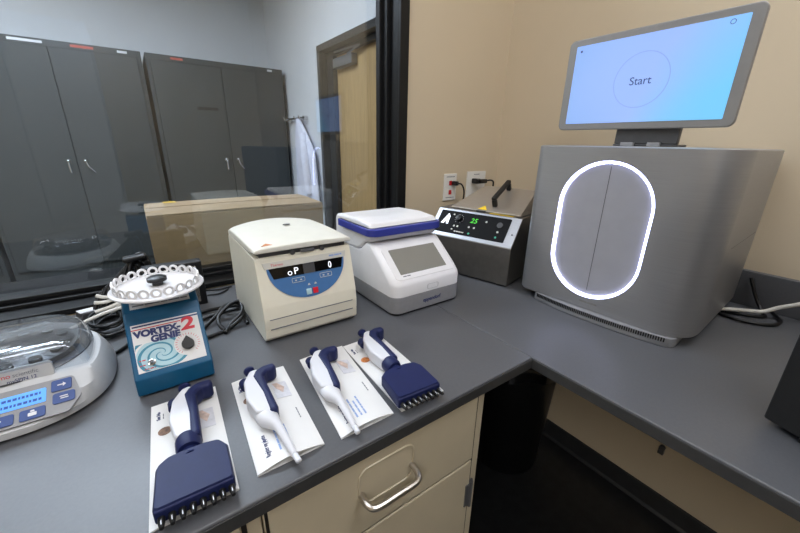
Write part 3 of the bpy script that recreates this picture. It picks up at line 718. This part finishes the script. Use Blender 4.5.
# gabled lid
GP = [(.085, .2185), (.085, .224), (.225, .290), (.255, .290), (.325, .224), (.325, .2185)]
def gab(x, sh_): return [(x, p[0], p[1]) for p in GP]
gl_ = MB(); gl_.loft([[(.040, *GP[0]), (.040, *GP[1]), (.095, *GP[2]), (.095, *GP[3]), (.040, *GP[4]), (.040, *GP[5])], [(.306, *GP[0]), (.306, *GP[1]), (.296, *GP[2]), (.296, *GP[3]), (.306, *GP[4]), (.306, *GP[5])]])
glid = gl_.obj('lid', M['steel_lid'], t, bevel=.002)
sy0, sz0 = .112, .237
HM = fr((.200, .108, .2355), (0, .140, .066), (-1, 0, 0))
hb = MB(); hb.m = HM; hb.box(0, .014, -.008, .008, 0, .026); hb.box(.112, .126, -.008, .008, 0, .026); hb.box(0, .126, -.008, .008, .026, .038)
hb.obj('handle', M['black'], glid, bevel=.003)
b = MB(); b.m = fr((.148, .088, .2262), (1, 0, 0), (0, .140, .066)); b.prism([(0, 0), (.034, 0), (.017, .026)], 0, .0008); b.obj('warning_sticker', M['yellow'], glid)
MB().box(.200, .285, .073, .083, .2185, .2193).obj('sticker', M['yellow'], t, label='yellow sticker strip')
MB().box(.15, .18, .074, .085, .2186, .224).obj('lid_stop', M['dgrey'], t)

# ------------------------------------------------------------------ big silver machine
MA = math.radians(3)
t = thing('sample_prep_machine', 'big silver benchtop machine with a glowing oval door on the right worktop', 'lab machine', (.911, .625, H), -PI/2+MA)
MW, MD, MH = .440, .468, .443
plan = fillet([(0, 0), (MW, 0), (MW, MD), (0, MD)], [.028, .075, .04, .04], 10)
plan_in = fillet([(.004, .004), (MW-.004, .004), (MW-.004, MD-.004), (.004, MD-.004)], [.026, .072, .038, .038], 10)
bd = MB(); bd.loft([[(*p, .024) for p in plan_in], [(*p, .030) for p in plan], [(*p, MH-.003) for p in plan], [(*p, MH) for p in plan_in]])
bd.obj('body', M['silver'], t, smooth=40)
MB().box(.16, MW+.0004, .13, MD-.05, .228, .2288).obj('side_seam', M['dgrey'], t)
def bplan(y0, x0, x1, r):
    arc = [(x0+(x1-x0)*k/10, y0*(1-abs(2*k/10-1)**2.2)+.004*abs(2*k/10-1)**2.2) for k in range(11)]
    return fillet(arc+[(MW-.035, MD-.03), (.03, MD-.03)], [r]+[0]*9+[r*1.8, .03, .03], 8)
MB().loft([[(*p, z) for p in bplan(y0, x0, x1, .03)] for z, y0, x0, x1 in ((0, -.012, .056, .410), (.002, -.016, .052, .414), (.0235, -.016, .052, .414), (.0245, -.012, .056, .410))]).obj('base', M['silverbase'], t, smooth=50)
vg = MB()
for i in range(66):
    x = .068+i*.0050; q = abs(2*(x+.0014-.052)/.362-1)**2.2; yv = -.016*(1-q)+.004*q
    vg.box(x, x+.0028, yv-.0012, yv+.006, .0125, .0225)
vg.obj('vent_grille', M['black'], t)
# glowing oval
def stad(cx, cz, hw, hh, n=20):
    pts = []
    for i in range(n+1): a = PI*i/n; pts.append((cx+hw*math.cos(a), cz+(hh-hw)+hw*math.sin(a)))
    for i in range(n+1): a = PI+PI*i/n; pts.append((cx+hw*math.cos(a), cz-(hh-hw)+hw*math.sin(a)))
    return pts
OX, OZ = .200, .237
# the oval is a recess cut into the front
cut = MB().prism(stad(OX, OZ-.003, .1125, .1765), -.05, .014, 'y').obj('cutter', M['silver'], t)
bpy.context.view_layer.update()
body = [o for o in t.children if o.name.startswith('body')][0]
bo = body.modifiers.new('Recess', 'BOOLEAN'); bo.object = cut; bo.operation = 'DIFFERENCE'; bo.solver = 'EXACT'
dg = bpy.context.evaluated_depsgraph_get(); bpy.context.view_layer.update()
me = bpy.data.meshes.new_from_object(body.evaluated_get(bpy.context.evaluated_depsgraph_get()))
body.modifiers.clear(); body.data = me; bpy.data.objects.remove(cut)
for p in me.polygons: p.use_smooth = True
me.set_sharp_from_angle(angle=math.radians(40))
odoor = MB().prism(stad(OX, OZ-.003, .1053, .1693), .0085, .0138, 'y').obj('oval_door', M['silverdoor'], t)
MB().box(OX-.0006, OX+.0006, .0081, .009, OZ-.160, OZ+.160).obj('door_slit', M['dgrey'], odoor)
oa, ob_ = stad(OX, OZ-.003, .1122, .1762), stad(OX, OZ-.003, .1056, .1696)
rg = MB(); rg.loft([[(p[0], y, p[1]) for p in q] for q, y in ((oa, .013), (oa, .0015), (ob_, .0035), (ob_, .013), (oa, .013))], False, False)
rg.obj('light_ring', M['ring'], t, label='glowing white ring')
bars([(.190, .236, .043)], fr((0, -.0002, 0), (1, 0, 0), (0, 0, 1)), h=.005, word=.03, depth=.0004, seed=3).obj('lettering', M['bezel'], t)
# tablet on its stand: on top of the machine, its own thing
t = thing('tablet', 'silver tablet with a lit blue start screen on top of the big machine', 'tablet', (1.0, .626, H+MH), -PI/2)
sm_ = MB(); sm_.prism(rrect(.152, .296, .010, .075, .008), .001, .006); sm_.box(.155, .293, .014, .030, .006, .075)
sm_.obj('stand', M['dgrey'], t, bevel=.003)
MB().box(.175, .205, .004, .014, .001, .010).box(.235, .262, .004, .014, .001, .010).obj('clip', M['grey'], t, bevel=.001)
tz0, tz1 = .0405, .260
MB().prism(rrect(0, .387, tz0, tz1, .014, 6), 0, .012, 'y').obj('body', M['bezel'], t, bevel=.003)
scr = MB().prism(rrect(.022, .366, tz0+.016, tz1-.016, .002, 2), -.0008, .001, 'y').obj('screen', M['screen'], t, label='lit blue screen')
MB().lathe([(.0585, -.0012), (.060, -.0012), (.060, -.0004), (.0585, -.0004), (.0585, -.0012)], (.193, 0, .148), 'y', 48, False, False).obj('start_circle', M['screendisc'], scr)
text('lettering', 'Start', .0245, fr((.193, -.0014, .1385), (1, 0, 0), (0, 0, 1)), M['screentext'], scr, align='CENTER')
MB().tube([((.340+.0042*math.cos(2*PI*i/16)), -.001, .234+.0042*math.sin(2*PI*i/16)) for i in range(16)], .0006, 5, closed=True).obj('icon', M['screentext'], scr)
MB().lathe([(.003, -.0012), (.003, -.0006)], (.036, 0, .231), 'y', 12).obj('icon', M['screentext'], scr)

# ------------------------------------------------------------------ black case at the right edge
t = thing('black_case', 'black computer case standing at the right edge of the right worktop', 'computer', (.791, .035, H), math.radians(-110))
MB().box(0, .40, 0, .18, .012, .40).obj('case', M['blackmatte'], t, bevel=.004)
for x in (.045, .33): MB().box(x, x+.04, .01, .17, 0, .014).obj('foot', M['black'], t)

# ------------------------------------------------------------------ leaflets
def leaflet(name_label, x0, y0, x1, y1, dx, puff, face):
    """folded leaflet: lower-left corner, upper corners shifted by dx"""
    t = thing('leaflet', name_label, 'leaflet', (x0, y0, H), group='white folded leaflets on the worktop')
    w, h = x1-x0, y1-y0
    S = lambda u, v: (u*w+dx*v, v*h)
    top = lambda u, v: (*S(u, v), .0012+.0022*(1-u)*0+puff*(math.sin(PI*min(1, u*.98+.01)))*(1-.75*v)+.0012)
    bot = lambda u, v: (*S(u, v), .0012+.9*puff*(math.sin(PI*min(1, u*.98+.01)))*(1-.75*v)+.0004)
    MB().grid(top, bot, 12, 8).obj('cover', M['paper'], t, weld=True)
    MB().grid(lambda u, v: (*S(u, v), .0010), lambda u, v: (*S(u, v), .0003), 2, 2).obj('back_page', M['paper'], t)
    def put(u, v, dz=.0004): p = top(u, v); return Vector((p[0], p[1], p[2]+dz))
    def frame(u, v, dz=.0004):
        o = put(u, v, dz); return fr(o, put(u, v+.05, dz)-o, put(u-.05, v, dz)-o)     # text runs up the page
    q = frame(.235, .075); text('title_text', 'Register my pipette', .0098, q, M['navyprint'], t, bold=0, sx=.60)
    for k, (u, l) in enumerate(((.40, .050), (.48, .044), (.56, .050))):
        bars([(0, l, 0)], frame(u, .08), h=.0028, word=.010, seed=20+k).obj('text_line', M['blueprint'], t)
    bars([(0, .030, 0)], frame(.86, .30), h=.0018, word=.008, seed=31).obj('text_line', M['greyprint'], t)
    text('heading_text', 'Set No', .0075, frame(.13, .82), M['navyprint'], t, bold=.02)
    bars([(0, .016, 0)], frame(.18, .82), h=.0014, word=.006, seed=33).obj('text_line', M['greyprint'], t)
    pm = frame(.89, .57)
    b = MB(); b.m = pm; b.box(0, .048, .0, .026, -.0002, .0003); pp = b.obj('photo_print', M['photop'], t, label='printed photo')
    b = MB(); b.m = pm; b.prism([(.014, .012), (.030, .006), (.046, .016), (.046, .025), (.030, .021)], .0003, .0006); b.obj('photo_figure', M['photor'], pp)
    b = MB(); b.m = frame(.19, .69); disc(b, 0, 0, .0095, 0, .0003, 20); po = b.obj('portrait_print', M[face], t, label='round printed portrait')
    return t
leaflet('white folded leaflet under the left multichannel pipette, nearest the bottom left corner', -.063, .405, .037, .652, .012, .002, 'portrait')
leaflet('white folded leaflet second from the left, under a single channel pipette', .062, .411, .161, .645, .014, .0085, 'portrait')
leaflet('white folded leaflet under the right single channel pipette, touching its right neighbour', .187, .405, .286, .647, .024, .0075, 'portrait')
leaflet('white folded leaflet under the right multichannel pipette', .300, .401, .397, .643, .010, .002, 'amber')

# ------------------------------------------------------------------ pipettes
def handle_parts(t, ox, oy, cz, knob=(-.022, .213)):
    """white grip, navy spine with finger hook, plunger and ejector; ox, oy shift the handle"""
    P = lambda pts: [(x+ox, y+oy) for x, y in pts]
    MB().prism(fillet(P([(-.026, .196), (-.010, .224), (.006, .226), (.003, .099), (-.012, .101), (-.027, .108), (-.033, .150)]), [.012, .012, .006, .004, .004, .006, .03], 4), cz-.0135, cz+.0135).obj('grip', M['pipwhite'], t, bevel=.0075, seg=4)
    MB().prism(fillet(P([(-.009, .204), (.000, .220), (.014, .2275), (.036, .227), (.0365, .213), (.029, .207), (.019, .209), (.009, .197), (.006, .101), (.000, .096), (-.009, .099), (-.006, .15)]), [.01, .012, .016, .006, .006, .006, .006, .012, .008, .006, .008, .03], 4), cz-.0145, cz+.0155).obj('spine', M['navy'], t, bevel=.006, seg=3, label='navy spine with finger hook')
    MB().lathe([(.0045, .218), (.0045, .238), (.0095, .240), (.010, .245), (.007, .2485)], (ox-.006, oy, cz), 'y', 20).obj('plunger', M['navy'], t, smooth=50)
    MB().lathe([(.009, knob[1]-.016), (.0095, knob[1]), (.006, knob[1]+.005)], (ox+knob[0], oy, cz), 'y', 18).obj('ejector_button', M['navy'], t, smooth=50)

def single(label, x, y, rz):
    t = thing('single_channel_pipette', label, 'pipette', (x, y, H+.0075), rz, group='single channel pipettes')
    cz = .0145
    handle_parts(t, 0, 0, cz)
    def ring(cx, cy, rx, rz_, c=cz, n=20): return [(cx+rx*math.cos(2*PI*i/n), cy, c+rz_*math.sin(2*PI*i/n)) for i in range(n)]
    MB().loft([ring(-.0135, .112, .0155, .0125), ring(-.0135, .102, .0165, .0128), ring(-.012, .092, .0150, .012), ring(-.0085, .082, .0102, .0098), ring(-.0055, .074, .0076, .0078), ring(-.0045, .066, .0064, .0066), ring(-.0025, .035, .0054, .0054, cz-.003), ring(-.0012, .012, .0048, .0048, cz-.006)]).obj('shaft', M['pipwhite'], t, smooth=60)
    MB().loft([ring(-.0012, .0125, .0042, .0042, cz-.006), ring(0, .000, .0042, .0042, cz-.007), ring(0, -.001, .0030, .0030, cz-.007)]).obj('tip_cone', M['tip'], t, smooth=50)
    return t
single('navy and white single channel pipette on the second leaflet from the left', .114, .391, math.radians(0))
single('navy and white single channel pipette on the third leaflet from the left', .208, .390, math.radians(-8.5))

def multi(label, x, y, rz, hs=1.):
    t = thing('multichannel_pipette', label, 'pipette', (x, y, H+.0035), rz, group='multichannel pipettes')
    cz = .0165
    handle_parts(t, .011, .010, cz, knob=(-.024, .208))
    MB().lathe([(.0150, .093), (.0170, .100), (.0170, .114), (.016, .118)], (-.001, 0, cz), 'y', 24).obj('collar', M['navy'], t, smooth=40)
    MB().lathe([(.013, .078), (.0105, .086), (.0105, .095)], (.000, 0, cz-.001), 'y', 20).obj('neck', M['navy'], t, smooth=40)
    poly = fillet([(-.046, .006), (.044, .006), (.046, .068), (.038, .084), (.018, .088), (-.010, .088), (-.028, .086), (-.041, .076)], [.004, .004, .012, .01, .008, .01, .012, .012], 4)
    poly_in = [(x_*.94, .045+(y_-.045)*.95) for x_, y_ in poly]
    hd = MB(); hd.loft([[(x_, y_, .003) for x_, y_ in poly_in], [(x_, y_, .007) for x_, y_ in poly], [(x_, y_, .0225) for x_, y_ in poly], [(x_, y_, .027) for x_, y_ in poly_in]])
    hd.obj('head', M['navy'], t, smooth=50)
    MB().box(-.0455, .0435, .0045, .014, .0045, .0245).obj('head_lip', M['navy'], t, bevel=.003)
    for i in range(8):
        nx = -.0385+.0768*i/7
        nz = MB().lathe([(.0042, .006), (.0040, -.001), (.0028, -.008), (.0024, -.010)], (nx, 0, .013), 'y', 10).obj('nozzle', M['black'], t)
        MB().box(nx-.0005, nx+.0005, -.0065, .001, .0158, .0169).obj('painted_glint', M['tip'], nz)  # pale strip painted on as the glint along each nozzle
    return t
multi('navy multichannel pipette on the leaflet nearest the bottom left corner', -.010, .398, math.radians(-1.5))
multi('navy multichannel pipette on the right leaflet, beside the worktop corner', .339, .394, math.radians(-4))

# ------------------------------------------------------------------ cables
Z = H+.0045
t = thing('cable_bundle', 'bundle of thick black cables looping between the vortex mixer and the microcentrifuge', 'cables')
for k, pts in enumerate((
    [(.062, 1.0, Z), (.10, .995, Z+.004), (.14, .965, Z+.015), (.157, .945, Z+.02), (.162, .92, Z+.015), (.160, .87, Z)],
    [(.062, .955, Z), (.10, .955, Z+.005), (.145, .93, Z+.018), (.159, .91, Z+.022), (.15, .885, Z+.012), (.11, .865, Z), (.066, .85, Z)],
    [(.064, .90, Z), (.10, .935, Z+.010), (.12, .952, Z+.022), (.145, .945, Z+.032), (.160, .92, Z+.030), (.153, .895, Z+.020), (.125, .88, Z+.006), (.105, .85, Z)],
    [(.105, .862, Z+.002), (.098, .885, Z+.010), (.105, .915, Z+.018), (.135, .933, Z+.034), (.158, .93, Z+.040)])):
    MB().tube(spline(pts, 8), .0048, 8).obj('wire', M['cable'], t, smooth=80)
cable('thin_cord', 'thin black cord lying near the sill left of the microcentrifuge', [(.106, 1.165, H+.003), (.14, 1.15, H+.003), (.18, 1.155, H+.003)], .0022, cat='cord')
cable('thin_cord', 'thin black cord lying in front of its neighbour left of the microcentrifuge', [(.106, 1.12, H+.003), (.14, 1.115, H+.003), (.168, 1.14, H+.003)], .0022, cat='cord')

# tangle behind the mini centrifuge
rnd = random.Random(11)
t = thing('coiled_cable', 'coiled heap of black cable between the mini centrifuge and the vortex mixer', 'cable')
for k in range(5):
    pts = []
    cx, cy = -.118+.012*rnd.uniform(-1, 1), 1.035+.02*rnd.uniform(-1, 1)
    for i in range(14):
        a = 2*PI*i/7+rnd.uniform(-.2, .2)+k
        pts.append((cx+(.030+.008*rnd.random())*math.cos(a), cy+(.055+.012*rnd.random())*math.sin(a), H+.005+.006*k+.002*i/14))
    MB().tube(spline(pts, 8), .0032, 8).obj('coil', M['cable'], t, smooth=80)
cable('white_cable', 'white cable running from the mini centrifuge towards the vortex mixer', [(-.205, .985, H+.030), (-.155, 1.0, H+.044), (-.11, 1.015, H+.052), (-.075, 1.035, H+.048), (-.045, 1.05, H+.035)], .0042, 'wcable')
cable('power_cable', 'black cable bending on the worktop left of the vortex mixer', [(-.16, .86, H+.0045), (-.125, .875, H+.0045), (-.09, .905, H+.0045), (-.075, .95, H+.0045), (-.085, 1.0, H+.0045)], .004)
cable('power_cable', 'black cable running along the sill behind the mini centrifuge', [(-.5, 1.11, H+.004), (-.32, 1.125, H+.004), (-.2, 1.15, H+.004), (-.08, 1.165, H+.004), (.05, 1.165, H+.004)], .0035)
t = thing('plug_adapter', 'dark grey plug with a white label behind the mini centrifuge', 'plug', (-.160, 1.115, H), math.radians(25))
MB().prism(fillet([(-.03, 0), (.03, 0), (.024, .026), (-.020, .030)], .006), -.018, .018, 'y').obj('housing', M['dgrey'], t, bevel=.004)
b = MB(); b.m = fr((-.012, -.013, .0295), (1, 0, -.08), (0, 1, 0)); b.box(-.010, .024, .0, .024, -.001, .0008); b.obj('label_sticker', M['sticker_w'], t)
# bunch of white tagged wires
t = thing('wire_bunch', 'bunch of white wire ends sticking out behind the vortex mixer', 'wires', (-.142, 1.055, H+.0005))
for k, pts in enumerate((
    [(.085, .03, .075), (.05, .02, .074), (.028, .015, .068), (.008, .02, .075)],
    [(.085, .02, .064), (.05, .005, .066), (.024, .005, .060), (.003, .01, .061)],
    [(.09, .0, .052), (.055, -.006, .056), (.028, -.006, .048), (.002, -.008, .044)],
    [(.085, .01, .03), (.06, .005, .04), (.035, .0, .044), (.015, -.004, .040)],
    [(.07, .0, .07), (.055, -.012, .06), (.045, -.012, .045), (.03, -.012, .038)])):
    MB().tube(spline(pts, 6), .0045, 8).obj('wire', M['wcable'], t, smooth=80)
# black bundle of cords on the sill, left of the box
t = thing('cord_bundle', 'dark bundle of looped cords by the glass left of the cardboard box', 'cords', (-.05, 1.125, H))
for k in range(7):
    x = -.012*k
    MB().tube(spline([(x+.045, .02, .004), (x+.04, .015, .07+.003*k), (x+.025+.004*k, .02, .145-.010*k), (x-.005, .01, .128-.011*k), (x-.022, -.01, .06-.004*k), (x-.03, -.02, .004)], 7), .0052, 8).obj('cord', M['cable'], t, smooth=80)
b = MB().box(-.006, .046, -.006, .024, .133, .147).obj('adapter', M['black'], t, bevel=.005); b.rotation_euler = (0, math.radians(-6), 0)
MB().box(.022, .034, .0, .02, .0, .132).obj('cord_strap', M['black'], t, bevel=.002)

# cables at the right, behind the machine
cable('power_cable', 'black cable hanging down the backsplash to the right of the big machine', [(1.398, .19, 1.0), (1.392, .178, .975), (1.388, .16, .94), (1.372, .14, .9155), (1.345, .13, .9155), (1.32, .150, .9155), (1.30, .185, .9155), (1.285, .212, .9155)], .0045, group='cables right of the big machine')
cable('power_cable', 'lowest black cable lying on the worktop right of the big machine', [(1.262, .212, .9155), (1.255, .17, .9155), (1.268, .13, .9155), (1.295, .105, .9155), (1.33, .098, .9155), (1.355, .103, .9155), (1.40, .125, .9155)], .0045, group='cables right of the big machine')
cable('white_cable', 'white cable curving up from behind the big machine to the right edge', [(1.265, .214, .9275), (1.29, .19, .9275), (1.315, .160, .9285), (1.332, .135, .932), (1.348, .11, .950), (1.36, .07, .975), (1.375, .02, 1.01), (1.38, -.06, 1.05), (1.385, -.2, 1.08)], .0055, 'wcable', group='cables right of the big machine')

# ------------------------------------------------------------------ world and view
w = bpy.data.worlds.new('world'); SC.world = w; w.use_nodes = True
w.node_tree.nodes['Background'].inputs['Color'].default_value = (.05, .055, .06, 1)
SC.view_settings.view_transform = 'Standard'; SC.view_settings.look = 'None'
SC.view_settings.gamma = 1; SC.view_settings.use_curve_mapping = False
SC.view_settings.exposure = -.38
